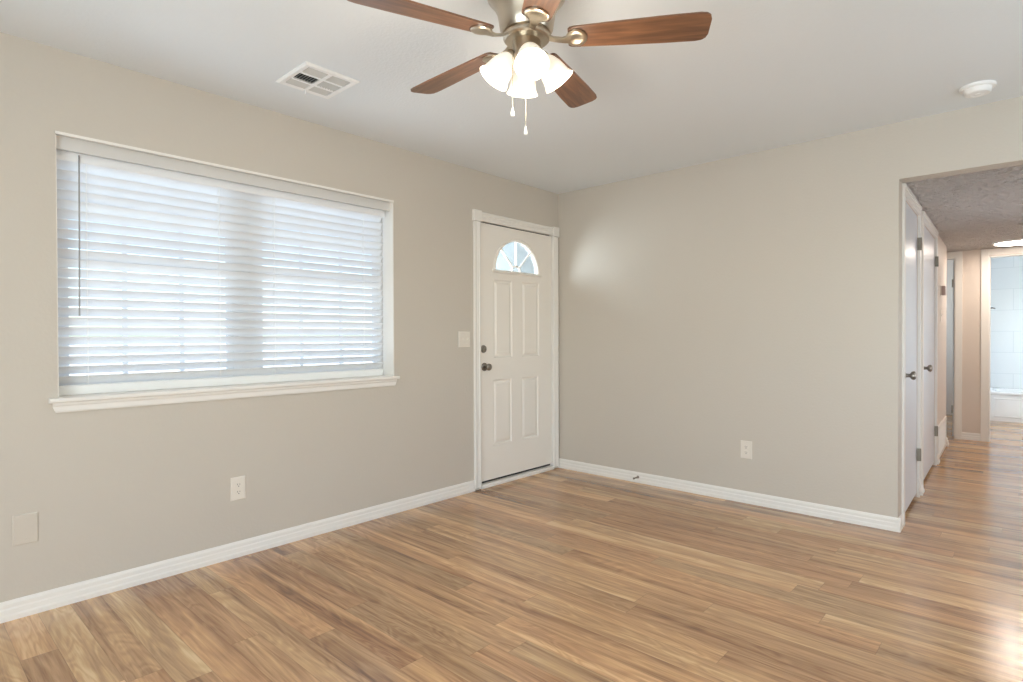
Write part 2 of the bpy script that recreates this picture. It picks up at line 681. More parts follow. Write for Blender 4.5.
base('baseboard_left', [((0, -5.6, 0), (0, -1.055, 0), (1, 0, 0))], 'white moulded baseboard under the window, ending at the door')
base('baseboard_back', [((0.0, 0, 0), (XE + 0.014, 0, 0), (0, -1, 0)), ((XE, -0.014, 0), (hx(0.135), 0.135, 0), (1, -KS, 0))],
     'white moulded baseboard along the plain back wall')
base('baseboard_near', [((0, -5.6, 0), (1.65, -5.6, 0), (0, 1, 0))], 'white baseboard behind the camera')
base('baseboard_right', [((4.2, -5.6, 0), (4.2, 0, 0), (-1, 0, 0))], 'white baseboard on the right wall')


def hp(y, d=0.0, z=0.0):
    return (hx(y) + d, y, z)


BP = [(d * 1.9, z) for d, z in BP]
base('baseboard_hall', [(hp(1.03), hp(1.165), (1, 0, 0)), (hp(2.362), hp(2.50), (1, 0, 0)), (hp(3.46), hp(YE + .014), (1, 0, 0))],
     'short white baseboard pieces between the hall doors')
BP = [(d / 1.9, z) for d, z in BP]
base('baseboard_end', [((EX1 + 0.062, YB, 0), (BX0 - 0.066, YB, 0), (0, -1, 0))], 'short white baseboard on the hall end wall')

# ---------------------------------------------------------- front door + casing
CW = 0.070
CP = [(-CW / 2, 0), (-CW / 2, 0.012), (-CW / 2 + .006, 0.016), (-0.016, 0.016), (-0.012, 0.012), (-0.004, 0.012), (0, 0.015),
      (0.004, 0.012), (0.012, 0.012), (0.016, 0.016), (CW / 2 - .006, 0.016), (CW / 2, 0.012), (CW / 2, 0)]
mb = MB()
CYL, CYR, CZT = -1.019, -0.053, 2.095
for yc in (CYL, CYR):
    mb.loft([[(d, yc + t, z) for t, d in CP] for z in (0.018, CZT - 0.045)])
mb.loft([[(d, y, CZT + t) for t, d in CP] for y in (CYL + 0.04, CYR - 0.04)])
tr = struct(mb.build('trim_1', M['trim']), 'fluted white casing around the front door', 'door casing')
for yc in (CYL, CYR):
    b = MB()
    s = 0.0425
    b.loft([[(d, yc + a * (s - i), CZT + c * (s - i)) for a, c in ((-1, -1), (1, -1), (1, 1), (-1, 1))]
            for d, i in ((0, 0), (0.02, 0), (0.024, 0.005))])
    b.build('corner_block', M['trim'], tr)
# threshold
t = MB()
t.sweep([(-0.13, 0), (0.012, 0), (0.014, 0.018), (0.008, 0.026), (-0.03, 0.03), (-0.13, 0.03)], (0, -0.985, 0), (0, -0.088, 0), (1, 0, 0))
struct(t.build('trim_2', M['trim']), 'white threshold under the front door', 'threshold')
# jamb
t = MB()
t.box(-WT, -0.002, DY0, DY0 + 0.015, 0.0, DZ)
t.box(-WT, -0.002, DY1 - 0.015, DY1, 0.0, DZ)
t.box(-WT, -0.002, DY0 + 0.015, DY1 - 0.015, DZ - 0.012, DZ)
struct(t.build('trim_3', M['trim']), 'white jamb lining the front door opening', 'door jamb')

door = empty('door_1', (0, 0, 0))
struct(door, 'closed white front door with fanlight, deadbolt and knob', 'door')
LY0, LY1, LZ0, LZ1 = -0.982, -0.093, 0.050, 2.053
FX, BX = -0.010, -0.054
FY0, FY1, FZ0, FZ1 = -0.825, -0.250, 1.700, 1.985     # rectangle holding the fanlight
FC, FA, FB = -0.5375, 0.268, 0.258
PAN = [(-0.822, -0.605, 1.005, 1.625), (-0.485, -0.262, 1.005, 1.625), (-0.832, -0.615, 0.315, 0.832), (-0.492, -0.275, 0.315, 0.832)]
ycuts = sorted({LY0, LY1, FY0, FY1} | {a for p in PAN for a in p[:2]})
zcuts = sorted({LZ0, LZ1, FZ0, FZ1} | {a for p in PAN for a in p[2:]})
mb = MB()
bm = mb.bm


def inside(y, z, r):
    return r[0] < y < r[1] and r[2] < z < r[3]


for xs, front in ((FX, True), (BX, False)):
    for i in range(len(ycuts) - 1):
        for j in range(len(zcuts) - 1):
            yc, zc = (ycuts[i] + ycuts[i + 1]) / 2, (zcuts[j] + zcuts[j + 1]) / 2
            if inside(yc, zc, (FY0, FY1, FZ0, FZ1)):
                continue
            if front and any(inside(yc, zc, p) for p in PAN):
                continue
            bm.faces.new([bm.verts.new(q) for q in ((xs, ycuts[i], zcuts[j]), (xs, ycuts[i + 1], zcuts[j]),
                                                    (xs, ycuts[i + 1], zcuts[j + 1]), (xs, ycuts[i], zcuts[j + 1]))])
for p in PAN:      # embossed panels
    rings = []
    for ins, d in ((0, 0), (0.007, -0.007), (0.016, -0.0085), (0.026, -0.004), (0.034, -0.0005), (0.05, 0.0)):
        rings.append([(FX + d, p[0] + ins, p[2] + ins), (FX + d, p[1] - ins, p[2] + ins), (FX + d, p[1] - ins, p[3] - ins), (FX + d, p[0] + ins, p[3] - ins)])
    mb.loft(rings, True, False, True)
NA = 40


def arch(k, a=FA, b=FB):
    th = PI * k / NA
    return FC - a * math.cos(th), FZ0 + b * math.sin(th)


def onrect(k):
    th = PI * k / NA
    dy, dz = -math.cos(th), math.sin(th)
    hw, hh = (FY1 - FY0) / 2, FZ1 - FZ0
    s = min(hw / abs(dy) if abs(dy) > 1e-6 else 9, hh / dz if dz > 1e-6 else 9)
    return (FY0 + FY1) / 2 + dy * s, FZ0 + dz * s


for xs in (FX, BX):
    for k in range(NA):
        q = [arch(k), arch(k + 1), onrect(k + 1), onrect(k)]
        bm.faces.new([bm.verts.new((xs, y, z)) for y, z in q])
# rectangle corners missed by the radial strip
for xs in (FX, BX):
    for k in range(NA):
        a, b = onrect(k), onrect(k + 1)
        if abs(a[0] - b[0]) > 1e-6 and abs(a[1] - b[1]) > 1e-6:
            cy = FY0 if a[0] < FC else FY1
            bm.faces.new([bm.verts.new(q) for q in ((xs, *a), (xs, *b), (xs, cy, FZ1))])
# tunnel of the fanlight and rim of the leaf
for k in range(NA):
    a, b = arch(k), arch(k + 1)
    bm.faces.new([bm.verts.new(q) for q in ((FX, *a), (FX, *b), (BX, *b), (BX, *a))])
bm.faces.new([bm.verts.new(q) for q in ((FX, *arch(0)), (FX, *arch(NA)), (BX, *arch(NA)), (BX, *arch(0)))])
rim = [(LY0, LZ0), (LY1, LZ0), (LY1, LZ1), (LY0, LZ1)]
for a, b in zip(rim, rim[1:] + rim[:1]):
    bm.faces.new([bm.verts.new(q) for q in ((FX, *a), (FX, *b), (BX, *b), (BX, *a))])
bmesh.ops.remove_doubles(bm, verts=bm.verts, dist=1e-5)
mb.build('door_leaf', M['door'], door)
# fanlight frame and bars
mb = MB()
fr = [(0.0, 0.0), (0.007, 0.005), (0.010, 0.016), (0.006, 0.024), (0.0, 0.026)]     # (proud of leaf, outward)
rings = []
for k in range(NA + 1):
    th = PI * k / NA
    rings.append([(FX + d, FC - (FA - 0.006 + o) * math.cos(th), FZ0 + (FB - 0.006 + o) * math.sin(th)) for d, o in fr])
mb.loft(rings)
mb.loft([[(FX + d, y, FZ0 + 0.006 - o) for d, o in ((0, 0), (0.008, 0.003), (0.014, 0.014), (0.010, 0.024), (0, 0.028))]
         for y in (FC - FA - 0.03, FC + FA + 0.03)])
mb.build('fanlight_frame', M['door'], door, smooth=50)
mb = MB()
gx = -0.030
for th in (R(46), R(90), R(134)):
    c, s = -math.cos(th), math.sin(th)
    a = Vector((gx, FC + 0.052 * c, FZ0 + 0.052 * s))
    b = Vector((gx, FC + (FA - 0.004) * c, FZ0 + (FB - 0.004) * s))
    t = Vector((0, -s, c)) * 0.0065
    mb.loft([[p - t + Vector((-0.006, 0, 0)), p + t + Vector((-0.006, 0, 0)), p + t * 0.6 + Vector((0.009, 0, 0)), p - t * 0.6 + Vector((0.009, 0, 0))] for p in (a, b)])
rings = []
for k in range(17):
    th = PI * k / 16
    rings.append([(gx + d, FC - r * math.cos(th), FZ0 + r * math.sin(th)) for d, r in ((-0.006, 0.046), (0.009, 0.049), (0.009, 0.056), (-0.006, 0.060))])
mb.loft(rings)
mb.build('fanlight_bars', M['door'], door)
mb = MB()
vs0 = [(gx - 0.004, *arch(k)) for k in range(NA + 1)]
vs1 = [(gx - 0.008, *arch(k)) for k in range(NA + 1)]
mb.loft([vs0, vs1])
mb.build('fanlight_glass', M['frosted'], door)['label'] = 'frosted fanlight glass'


def knob(parent, loc, nrm, m, name='door_knob', s=1.0):
    prof = [(0.0, 0.0), (0.032, 0.0), (0.032, 0.004), (0.026, 0.009), (0.013, 0.012), (0.011, 0.028), (0.014, 0.034), (0.024, 0.040),
            (0.0275, 0.050), (0.026, 0.058), (0.018, 0.064), (0.0, 0.066)]
    o = MB().lathe([(r * s, h * s) for r, h in prof], loc, nrm, 28).build(name, m, parent, smooth=35)
    o['label'] = 'round satin metal knob'
    return o


for z0, z1 in ((0.030, 0.050), (2.053, 2.064)):
    MB().box(-0.052, -0.030, LY0, LY1, z0, z1).build('weatherstrip', M['dark'], door)
knob(door, (FX, -0.930, 0.938), (1, 0, 0), M['nickel'])
mb = MB().lathe([(0, 0), (0.030, 0), (0.030, 0.006), (0.026, 0.012), (0.012, 0.013), (0, 0.013)], (FX, -0.940, 1.077), (1, 0, 0), 28)
mb.box(FX + 0.012, FX + 0.030, -0.944, -0.936, 1.063, 1.091, 0.002)
mb.build('deadbolt', M['nickel'], door, smooth=35)['label'] = 'satin metal deadbolt with thumb turn'
for z in (1.78, 1.06, 0.33):
    mb = MB()
    mb.tube([(0.004, -0.090, z - 0.045), (0.004, -0.090, z + 0.045)], 0.0055, 10)
    mb.tube([(0.004, -0.090, z + 0.045), (0.004, -0.090, z + 0.052)], 0.003, 8)
    mb.build('hinge', M['trim'], door, smooth=35)

# ------------------------------------------------------------ front window
win = empty('window_1', (0, 0, 0))
struct(win, 'wide front window behind the white blind', 'window')
WX = -0.135
mb = MB()
mb.box(WX - 0.025, WX + 0.010, WY0, WY0 + 0.035, WZ0, WZ1)
mb.box(WX - 0.025, WX + 0.010, WY1 - 0.035, WY1, WZ0, WZ1)
mb.box(WX - 0.025, WX + 0.010, WY0 + 0.035, WY1 - 0.035, WZ0, WZ0 + 0.05)
mb.box(WX - 0.025, WX + 0.010, WY0 + 0.035, WY1 - 0.035, WZ1 - 0.05, WZ1)
mb.box(WX - 0.025, WX + 0.010, -2.775, -2.635, WZ0 + 0.05, WZ1 - 0.05)
mb.build('window_frame', M['frame'], win)
for y0, y1 in ((WY0 + 0.035, -2.775), (-2.635, WY1 - 0.035)):
    mb = MB()
    for z0, z1 in ((WZ0 + 0.05, WZ0 + 0.085), (1.505, 1.55), (WZ1 - 0.085, WZ1 - 0.05)):
        mb.box(WX - 0.02, WX + 0.004, y0, y1, z0, z1)
    for y in (y0, y1 - 0.03):
        mb.box(WX - 0.018, WX + 0.002, y, y + 0.03, WZ0 + 0.085, WZ1 - 0.085)
    for k in (1, 2):
        yc = y0 + (y1 - y0) * k / 3
        mb.box(WX - 0.014, WX - 0.002, yc - 0.010, yc + 0.010, WZ0 + 0.085, WZ1 - 0.085)
    for zc in (1.25, 1.78):
        mb.box(WX - 0.013, WX - 0.003, y0 + 0.03, y1 - 0.03, zc - 0.010, zc + 0.010)
    s = mb.build('sash', M['frame'], win)
    MB().box(WX - 0.010, WX - 0.006, y0 + 0.01, y1 - 0.01, WZ0 + 0.06, WZ1 - 0.06).build('pane', M['glass'], s)
# stool, apron, top strip, header board, white reveal
mb = MB()
mb.loft([[(d, y, z) for d, z in ((-0.125, 0.893), (0.026, 0.893), (0.031, 0.898), (0.031, 0.908), (0.026, 0.914), (-0.125, 0.914))]
         for y in (-3.606, -1.762)])
struct(mb.build('trim_4', M['trim']), 'white window stool projecting under the blind', 'window sill')
mb = MB()
mb.loft([[(d, y + e * s, z) for d, z, e in ((0, 0.849, 0.012), (0.010, 0.849, 0.012), (0.013, 0.856, 0.008), (0.013, 0.876, 0.0), (0.018, 0.884, 0.0), (0.018, 0.893, 0.0), (0, 0.893, 0.0))]
         for y, s in ((-3.594, 1), (-1.776, -1))])
struct(mb.build('trim_5', M['trim']), 'white apron moulding below the window stool', 'window apron')
mb = MB()
mb.box(-0.012, 0.006, WY0 - 0.002, WY1 + 0.004, WZ1 - 0.010, WZ1 + 0.003, 0.002)
mb.box(-0.115, 0.004, WY1 - 0.004, WY1 + 0.002, 0.914, WZ1 - 0.004)
mb.box(-0.115, -0.001, WY0, WY0 + 0.003, 0.914, WZ1 - 0.004)
struct(mb.build('trim_6', M['trim']), 'thin white strip edging the window recess', 'window trim')
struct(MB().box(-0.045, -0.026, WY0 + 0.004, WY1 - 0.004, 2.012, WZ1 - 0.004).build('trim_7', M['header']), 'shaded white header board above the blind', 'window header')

# ------------------------------------------------------------------- blind
blind = empty('window_blind', (-0.09, -2.68, 0.914))
tag(blind, 'white horizontal slat blind hanging closed in the front window', 'blind')


def bb(mb):       # world -> local of blind
    for v in mb.bm.verts:
        v.co -= Vector((-0.09, -2.68, 0.914))
    return mb


BY0, BY1 = WY0 + 0.006, -1.815
mb = MB()
mb.box(-0.118, -0.068, BY0, BY1, 1.995, 2.05)
mb.loft([[(d, y, z) for d, z in ((-0.068, 1.972), (-0.062, 1.972), (-0.0585, 1.979), (-0.0585, 2.018), (-0.062, 2.024), (-0.068, 2.024))] for y in (BY0, BY1)])
bb(mb).build('head_rail', M['slat'], blind)
mb = MB()
NS, ZT, ZB = 23, 1.960, 0.985
pit = (ZT - ZB) / (NS - 1)
XB = -0.092
for i in range(NS):
    zc = ZT - pit * i
    tilt = R(46.5 + random.uniform(-1.2, 1.2))
    hw = 0.025
    pts = []
    prof = []
    for k in range(7):
        s = -1 + k / 3
        bow = 0.003 * (1 - s * s)
        # room edge up (s=+1 -> toward the room and up)
        px = XB + s * hw * math.cos(tilt) + bow * math.sin(tilt) * -1
        pz = zc + s * hw * math.sin(tilt) + bow * math.cos(tilt)
        prof.append((px, pz))
    th = 0.0022
    up = [(x - th * math.sin(tilt) * -1 * 0.5, z - th * 0.5 * math.cos(tilt)) for x, z in prof]
    dn = [(x + th * math.sin(tilt) * -1 * 0.5, z + th * 0.5 * math.cos(tilt)) for x, z in prof]
    ring = up + dn[::-1]
    mb.loft([[(x, y, z + random.uniform(-.0006, .0006)) for x, z in ring] for y in (BY0, -3.0, -2.4, BY1 + random.uniform(-0.004, 0.0))])
bb(mb).build('slat_stack', M['slat'], blind, smooth=30)
mb = MB()
mb.loft([[(XB + d, y, z) for d, z in ((-0.010, 0.919), (0.000, 0.916), (0.014, 0.957), (0.004, 0.961))] for y in (BY0, BY1)])
bb(mb).build('bottom_rail', M['white_enamel'], blind)
for y in (-3.447, -2.862, -2.560, -1.965):
    mb = MB()
    for dx in (-0.016, 0.0155):
        mb.tube([(XB + dx, y, 0.95), (XB + dx, y, 2.0)], 0.0012, 6)
    for i in range(NS):
        zc = ZT - pit * i - 0.003
        mb.tube([(XB - 0.016, y, zc - 0.024), (XB + 0.0155, y, zc + 0.0225)], 0.0009, 5)
    bb(mb).build('ladder_cord', M['white_enamel'], blind)
mb = MB()
mb.tube([(-0.054, -3.478, 2.0), (-0.052, -3.480, 1.6), (-0.050, -3.483, 1.275)], 0.0032, 8)
mb.tube([(-0.062, -3.478, 2.003), (-0.054, -3.478, 2.003)], 0.003, 8)
M['wand'] = mat('clear_grey_wand', (150, 149, 147), 0.25, var=0.02)
o = bb(mb).build('tilt_wand', M['wand'], blind, smooth=40)
o['label'] = 'grey tilt wand'

# --------------------------------------------------------- plates on the walls
def plate_loft(mb, wd, ht, dep=0.006, x0=0.0):
    mb.loft([[(x, a * (wd / 2 - i), c * (ht / 2 - i)) for a, c in ((-1, -1), (1, -1), (1, 1), (-1, 1))]
             for x, i in ((x0, 0), (x0 + dep * 0.55, 0), (x0 + dep, 0.004))])
    return mb


def screw(parent, y, z, x, m):
    return MB().lathe([(0.0035, 0), (0.0035, 0.0008), (0.002, 0.0014), (0, 0.0015)], (x, y, z), (1, 0, 0), 12).build('screw', m, parent, smooth=40)


def make_outlet(loc, rz, label):
    r = empty('wall_outlet', loc, rz)
    tag(r, label, 'outlet', 'wall outlets')
    plate_loft(MB(), 0.078, 0.124).build('cover_plate', M['plate'], r)
    for z in (0.0195, -0.0195):
        rings = []
        for x, s in ((0.004, 1.0), (0.0072, 1.0), (0.0078, 0.93)):
            ring = []
            for k in range(28):
                a = 2 * PI * k / 28
                ring.append((x, 0.0165 * s * math.cos(a), z + max(-0.0125, min(0.0125, 0.0165 * math.sin(a))) * s))
            rings.append(ring)
        rc = MB().loft(rings).build('receptacle', M['plate'], r)
        sl = MB()
        sl.box(0.0074, 0.0084, -0.0072, -0.0052, z - 0.001, z + 0.0075)
        sl.box(0.0074, 0.0084, 0.0050, 0.0070, z - 0.0005, z + 0.0065)
        sl.lathe([(0, 0), (0.0026, 0), (0.0026, 0.001), (0, 0.001)], (0.0074, 0, z - 0.007), (1, 0, 0), 10)
        sl.build('slot', M['dark'], rc)
    screw(r, 0, 0, 0.006, M['plate'])
    return r


make_outlet((0, -2.806, 0.366), 0, 'white outlet on the left wall below the window')
make_outlet((1.657, 0, 0.374), -PI / 2, 'white outlet on the back wall left of the hall opening')

r = empty('blank_plate', (0, -3.687, 0.368))
tag(r, 'wall-coloured blank plate with two screws, low at far left', 'wall plate')
plate_loft(MB(), 0.084, 0.128).build('cover_plate', M['plate_painted'], r)
for z in (0.042, -0.042):
    screw(r, 0.0, z, 0.006, M['plate_painted'])

r = empty('light_switch', (0, -1.150, 1.155))
tag(r, 'double white light switch on the wall left of the front door', 'light switch')
plate_loft(MB(), 0.115, 0.118).build('cover_plate', M['plate'], r)
for y in (-0.023, 0.023):
    s = MB().box(0.005, 0.0068, y - 0.0055, y + 0.0055, -0.0125, 0.0125).build('switch_slot', M['plate'], r)
    mb = MB().loft([[(0.006, y - 0.004, z), (0.006, y + 0.004, z), (0.006 + d, y + 0.0035, z + t), (0.006 + d, y - 0.0035, z + t)] for z, d, t in ((-0.006, 0.006, 0.004), (0.005, 0.013, 0.007))])
    mb.build('toggle', M['plate'], r)
    for z in (0.03, -0.03):
        screw(r, y, z, 0.006, M['plate'])

# door stop on the back baseboard
r = empty('door_stop', (0.805, -0.012, 0.046), 0)
tag(r, 'small spring door stop on the back wall baseboard', 'door stop')
MB().lathe([(0, 0), (0.011, 0), (0.011, 0.003), (0.006, 0.008), (0.0, 0.008)], (0, 0, 0), (0, -1, 0), 16).build('base', M['nickel'], r, smooth=40)
pts = []
for k in range(161):
    a = k / 160
    th = a * 2 * PI * 10
    rr = 0.0058 - 0.0015 * a
    pts.append((rr * math.cos(th), -0.006 - 0.052 * a, rr * math.sin(th)))
MB().tube(pts, 0.0011, 6).build('spring', M['nickel'], r, smooth=40)
MB().lathe([(0, 0), (0.0065, 0), (0.008, 0.004), (0.008, 0.012), (0.005, 0.015), (0, 0.015)], (0, -0.056, 0), (0, -1, 0), 16).build('rubber_tip', M['rubber'], r, smooth=40)

# ------------------------------------------------------------- ceiling vent
VX, VY = 0.537, -2.626
r = empty('ceiling_vent', (VX, VY, H))
tag(r, 'white square four-way vent on the ceiling near the window', 'vent')
VW, VH = 0.150, 0.143        # half sizes in x, y
mb = MB()
IX, IY = 0.118, 0.112


def ringxy(a, b, z):
    return [(-a, -b, z), (a, -b, z), (a, b, z), (-a, b, z)]


mb.loft([ringxy(VW, VH, 0), ringxy(VW, VH, -0.004), ringxy(VW - 0.010, VH - 0.010, -0.011), ringxy(IX, IY, -0.008), ringxy(IX, IY, 0.0)], True, False, False)
mb.box(-IX, IX, -0.008, 0.008, -0.010, -0.002)
XS = (-IX, -0.043, 0.043, IX)
for x in XS[1:3]:
    mb.box(x - 0.006, x + 0.006, -IY, -0.008, -0.010, -0.002)
    mb.box(x - 0.006, x + 0.006, 0.008, IY, -0.010, -0.002)
mb.build('frame', M['white_enamel'], r)
MB().box(-IX, IX, -IY, IY, -0.0012, -0.0002).build('backing', M['duct'], r)


def louvre(x0, x1, y0, y1, along, tilt, n):
    mb = MB()
    for i in range(n):
        t = (i + 0.5) / n
        c, s = math.cos(R(tilt)) * 0.0062, math.sin(R(tilt)) * 0.0062
        if along == 'y':
            p = x0 + (x1 - x0) * t
            mb.loft([[(p - c, y, -0.006 - s), (p + c, y, -0.006 + s), (p + c, y, -0.0052 + s), (p - c, y, -0.0052 - s)] for y in (y0, y1)])
        else:
            p = y0 + (y1 - y0) * t
            mb.loft([[(x, p - c, -0.006 - s), (x, p + c, -0.006 + s), (x, p + c, -0.0052 + s), (x, p - c, -0.0052 - s)] for x in (x0, x1)])
    return mb


M['louvre'] = mat('louvre_enamel', (206, 204, 198), 0.45, var=0.01)
for y0, y1, tl in ((-IY + .004, -0.008, 50), (0.008, IY - .004, -35)):
    louvre(XS[0], XS[1] - 0.006, y0, y1, 'y', 16, 6).build('louvre', M['louvre'], r)
    louvre(XS[1] + 0.006, XS[2] - 0.006, y0, y1, 'x', tl, 7).build('louvre', M['louvre'], r)
    louvre(XS[2] + 0.006, XS[3], y0, y1, 'y', 12, 6).build('louvre', M['louvre'], r)
MB().box(-VW + 0.018, -VW + 0.026, -0.004, 0.004, -0.030, -0.008, 0.001).build('damper_lever', M['white_enamel'], r)

# ------------------------------------------------------------ smoke detector
r = empty('smoke_detector', (2.936, -0.318, H))
tag(r, 'round white smoke detector on the ceiling above the hall opening', 'smoke detector')
MB().lathe([(0.074, 0), (0.074, 0.010), (0.071, 0.014), (0.060, 0.0155), (0, 0.0155)], (0, 0, 0), (0, 0, -1), 40).build('mounting_base', M['white_enamel'], r, smooth=35)
MB().lathe([(0.058, 0.0150), (0.058, 0.020), (0.056, 0.034), (0.050, 0.040), (0.030, 0.042), (0.028, 0.0405), (0.012, 0.0405), (0.011, 0.043), (0, 0.043)],
           (0, 0, 0), (0, 0, -1), 40).build('cover', M['white_enamel'], r, smooth=35)

# --------------------------------------------------------------- ceiling fan
FXC, FYC = 1.795, -2.507
fan = empty('ceiling_fan', (FXC, FYC, H))
tag(fan, 'brushed nickel ceiling fan with five brown blades and four lit shades', 'ceiling fan')
Z = lambda z: z - H
MB().lathe([(0.150, Z(2.44)), (0.150, Z(2.425)), (0.142, Z(2.400)), (0.120, Z(2.375)), (0.106, Z(2.345)), (0.100, Z(2.310)), (0.096, Z(2.285)), (0.088, Z(2.272)), (0, Z(2.272))],
           seg=48).build('motor_housing', M['fan_nickel'], fan, smooth=40)
MB().lathe([(0.0, Z(2.272)), (0.080, Z(2.272)), (0.084, Z(2.266)), (0.084, Z(2.252)), (0.078, Z(2.246)), (0.055, Z(2.244)), (0, Z(2.244))],
           seg=48).build('flywheel', M['fan_nickel'], fan, smooth=40)
MB().lathe([(0.0, Z(2.245)), (0.050, Z(2.245)), (0.052, Z(2.240)), (0.052, Z(2.196)), (0.056, Z(2.190)), (0.056, Z(2.180)), (0.046, Z(2.168)), (0.030, Z(2.150)), (0.012, Z(2.142)), (0, Z(2.140))],
           seg=40).build('switch_housing', M['fan_nickel'], fan, smooth=40)
BZ = 2.250
PITCH = R(-11)


def blade_mesh():
    mb = MB()
    out = []
    r0, r1 = 0.150, 0.640
    prof = [(r0, 0.040), (r0 + 0.006, 0.047), (r0 + 0.02, 0.051), (0.34, 0.060), (0.50, 0.0665), (0.600, 0.068), (0.622, 0.064), (0.634, 0.054), (0.640, 0.036)]
    top = [(x, y) for x, y in prof] + [(x, -y) for x, y in reversed(prof)]
    mb.loft([[(x, y, z) for x, y in top] for z in (-0.003, 0.003)])
    return mb


def iron_mesh():
    mb = MB()
    # arm from flywheel to blade
    path = [(0.070, 0, 0.008), (0.100, 0, -0.004), (0.130, 0, -0.010), (0.160, 0, -0.008)]
    for a, b in zip(path, path[1:]):
        pass
    rings = []
    for (x, y, z), wd in zip(path, (0.016, 0.011, 0.012, 0.020)):
        rings.append([(x, -wd, z - 0.004), (x, wd, z - 0.004), (x, wd, z + 0.003), (x, -wd, z + 0.003)])
    mb.loft(rings)
    # rounded medallion under the blade root
    rings = []
    for z, s in ((-0.0035, 1.0), (-0.008, 1.0), (-0.011, 0.9), (-0.012, 0.55), (-0.010, 0.45)):
        ring = []
        for k in range(28):
            a = 2 * PI * k / 28
            ring.append((0.180 + 0.038 * s * math.cos(a), 0.043 * s * math.sin(a), z))
        rings.append(ring)
    mb.loft(rings)
    return mb


b0 = blade_mesh().build('blade', M['blade'], fan)
i0 = iron_mesh().build('blade_iron', M['fan_nickel'], fan, smooth=40)
for k in range(5):
    a = R(34 + 72 * k)
    for src in (b0, i0):
        o = src if k == 0 else src.copy()
        if k:
            col.objects.link(o)
            o.parent = fan
        o.location = (0, 0, Z(BZ))
        o.rotation_euler = (Matrix.Rotation(a, 3, 'Z') @ Matrix.Rotation(PITCH, 3, 'X')).to_euler()

# light kit
SH = [(0.0215, 0.0), (0.027, 0.006), (0.036, 0.022), (0.044, 0.044), (0.048, 0.064), (0.051, 0.084), (0.057, 0.098), (0.060, 0.103)]
SHI = [(r - 0.003, h) for r, h in SH]
lamp_lights = []
for k in range(4):
    az = R(319 + 90 * k)
    d = Vector((math.cos(az), math.sin(az), 0))
    ax = (d * math.sin(R(36)) - Vector((0, 0, 1)) * math.cos(R(36))).normalized()
    p0 = d * 0.058 + Vector((0, 0, Z(2.192)))
    MB().tube([d * 0.030 + Vector((0, 0, Z(2.172))), d * 0.048 + Vector((0, 0, Z(2.187))), p0 + d * 0.0], [0.010, 0.010, 0.012], 12).build('light_arm', M['fan_nickel'], fan, smooth=40)
    so = MB().lathe([(0, -0.014), (0.016, -0.014), (0.021, -0.008), (0.024, 0.004), (0.023, 0.010), (0, 0.010)], p0, ax, 24).build('lamp_socket', M['fan_nickel'], fan, smooth=40)
    mb = MB()
    mb.lathe(SH + SHI[::-1], p0 + ax * 0.004, ax, 36)
    sh = mb.build('lamp_shade', M['shade'], fan, smooth=50)
    sh['label'] = 'lit bell-shaped opal glass shade'
    MB().lathe([(0, 0.008), (0.011, 0.010), (0.013, 0.024), (0.020, 0.044), (0.0235, 0.060), (0.020, 0.075), (0.010, 0.083), (0, 0.085)], p0 + ax * 0.004, ax, 20).build('bulb', M['bulb'], sh, smooth=60)
    ld = bpy.data.lights.new('fan_lamp', 'POINT')
    ld.energy = 2.5
    ld.color = (1.0, 0.89, 0.74)
    ld.shadow_soft_size = 0.04
    lo = bpy.data.objects.new('fan_lamp', ld)
    col.objects.link(lo)
    lo.location = Vector((FXC, FYC, H)) + p0 + ax * 0.165
# pull chains
for (dx, az, zb) in ((0.060, 254, 1.995), (0.022, 300, 1.932)):
    d = Vector((math.cos(R(az)), math.sin(R(az)), 0)) * dx
    mb = MB()
    zt = 2.19 if dx > 0.04 else 2.15
    n = int((zt - zb) / 0.006)
    mb.tube([d + Vector((0, 0, Z(zt))), d + Vector((0, 0, Z(zb)))], 0.0009, 6)
    for i in range(n):
        mb.sphere(d + Vector((0, 0, Z(zt - 0.006 * (i + 0.5)))), 0.0019, 6)
    ch = mb.build('pull_chain', M['fan_nickel'], fan, smooth=60)
    MB().lathe([(0, 0), (0.0022, 0), (0.003, 0.008), (0.0065, 0.020), (0.0075, 0.028), (0.005, 0.032), (0, 0.033)], d + Vector((0, 0, Z(zb))), (0, 0, -1), 16).build('pull_fob', M['white_enamel'], ch, smooth=50)

# ---------------------------------------------------------------- hall doors
def casing_hall(name, y0, y1, label):
    mb = MB()
    w_ = 0.06
    skew_box(mb, y0 - w_, y0, 0, 0.015, 0.0, HH - 0.008)
    skew_box(mb, y1, y1 + w_, 0, 0.015, 0.0, HH - 0.008)
    skew_box(mb, y0, y1, 0, 0.015, DT, HH - 0.008)
    skew_box(mb, y0 - w_ + 0.012, y1 + w_ - 0.012, 0.015, 0.020, HH - 0.030, HH - 0.008)
    return struct(mb.build(name, M['trim']), label, 'door casing')


casing_hall('trim_8', *D2, 'white casing of the nearer closet door')
casing_hall('trim_9', *D3, 'white casing of the farther closet door')
for name, (y0, y1), lab in (('door_2', D2, 'white closet door nearest the living room'), ('door_3', D3, 'white closet door farther down the hall')):
    dr = empty(name, (0, 0, 0))
    struct(dr, lab, 'door')
    mb = MB()
    skew_box(mb, y0 + 0.003, y1 - 0.003, -0.040, -0.004, 0.03, DT - 0.004)
    mb.build('door_leaf', M['hall_door'], dr)
    knob(dr, (hx(y0 + 0.085) - 0.004, y0 + 0.085, 0.92), (1, -KS, 0), M['nickel'])
    for z in (1.83, 0.31):
        h = MB()
        h.tube([hp(y1 - 0.004, 0.019, z - 0.045), hp(y1 - 0.004, 0.019, z + 0.045)], 0.006, 10)
        skew_box(h, y1 - 0.02, y1 + 0.014, 0.0, 0.0165, z - 0.044, z + 0.044)
        h.build('hinge', M['brass'], dr)

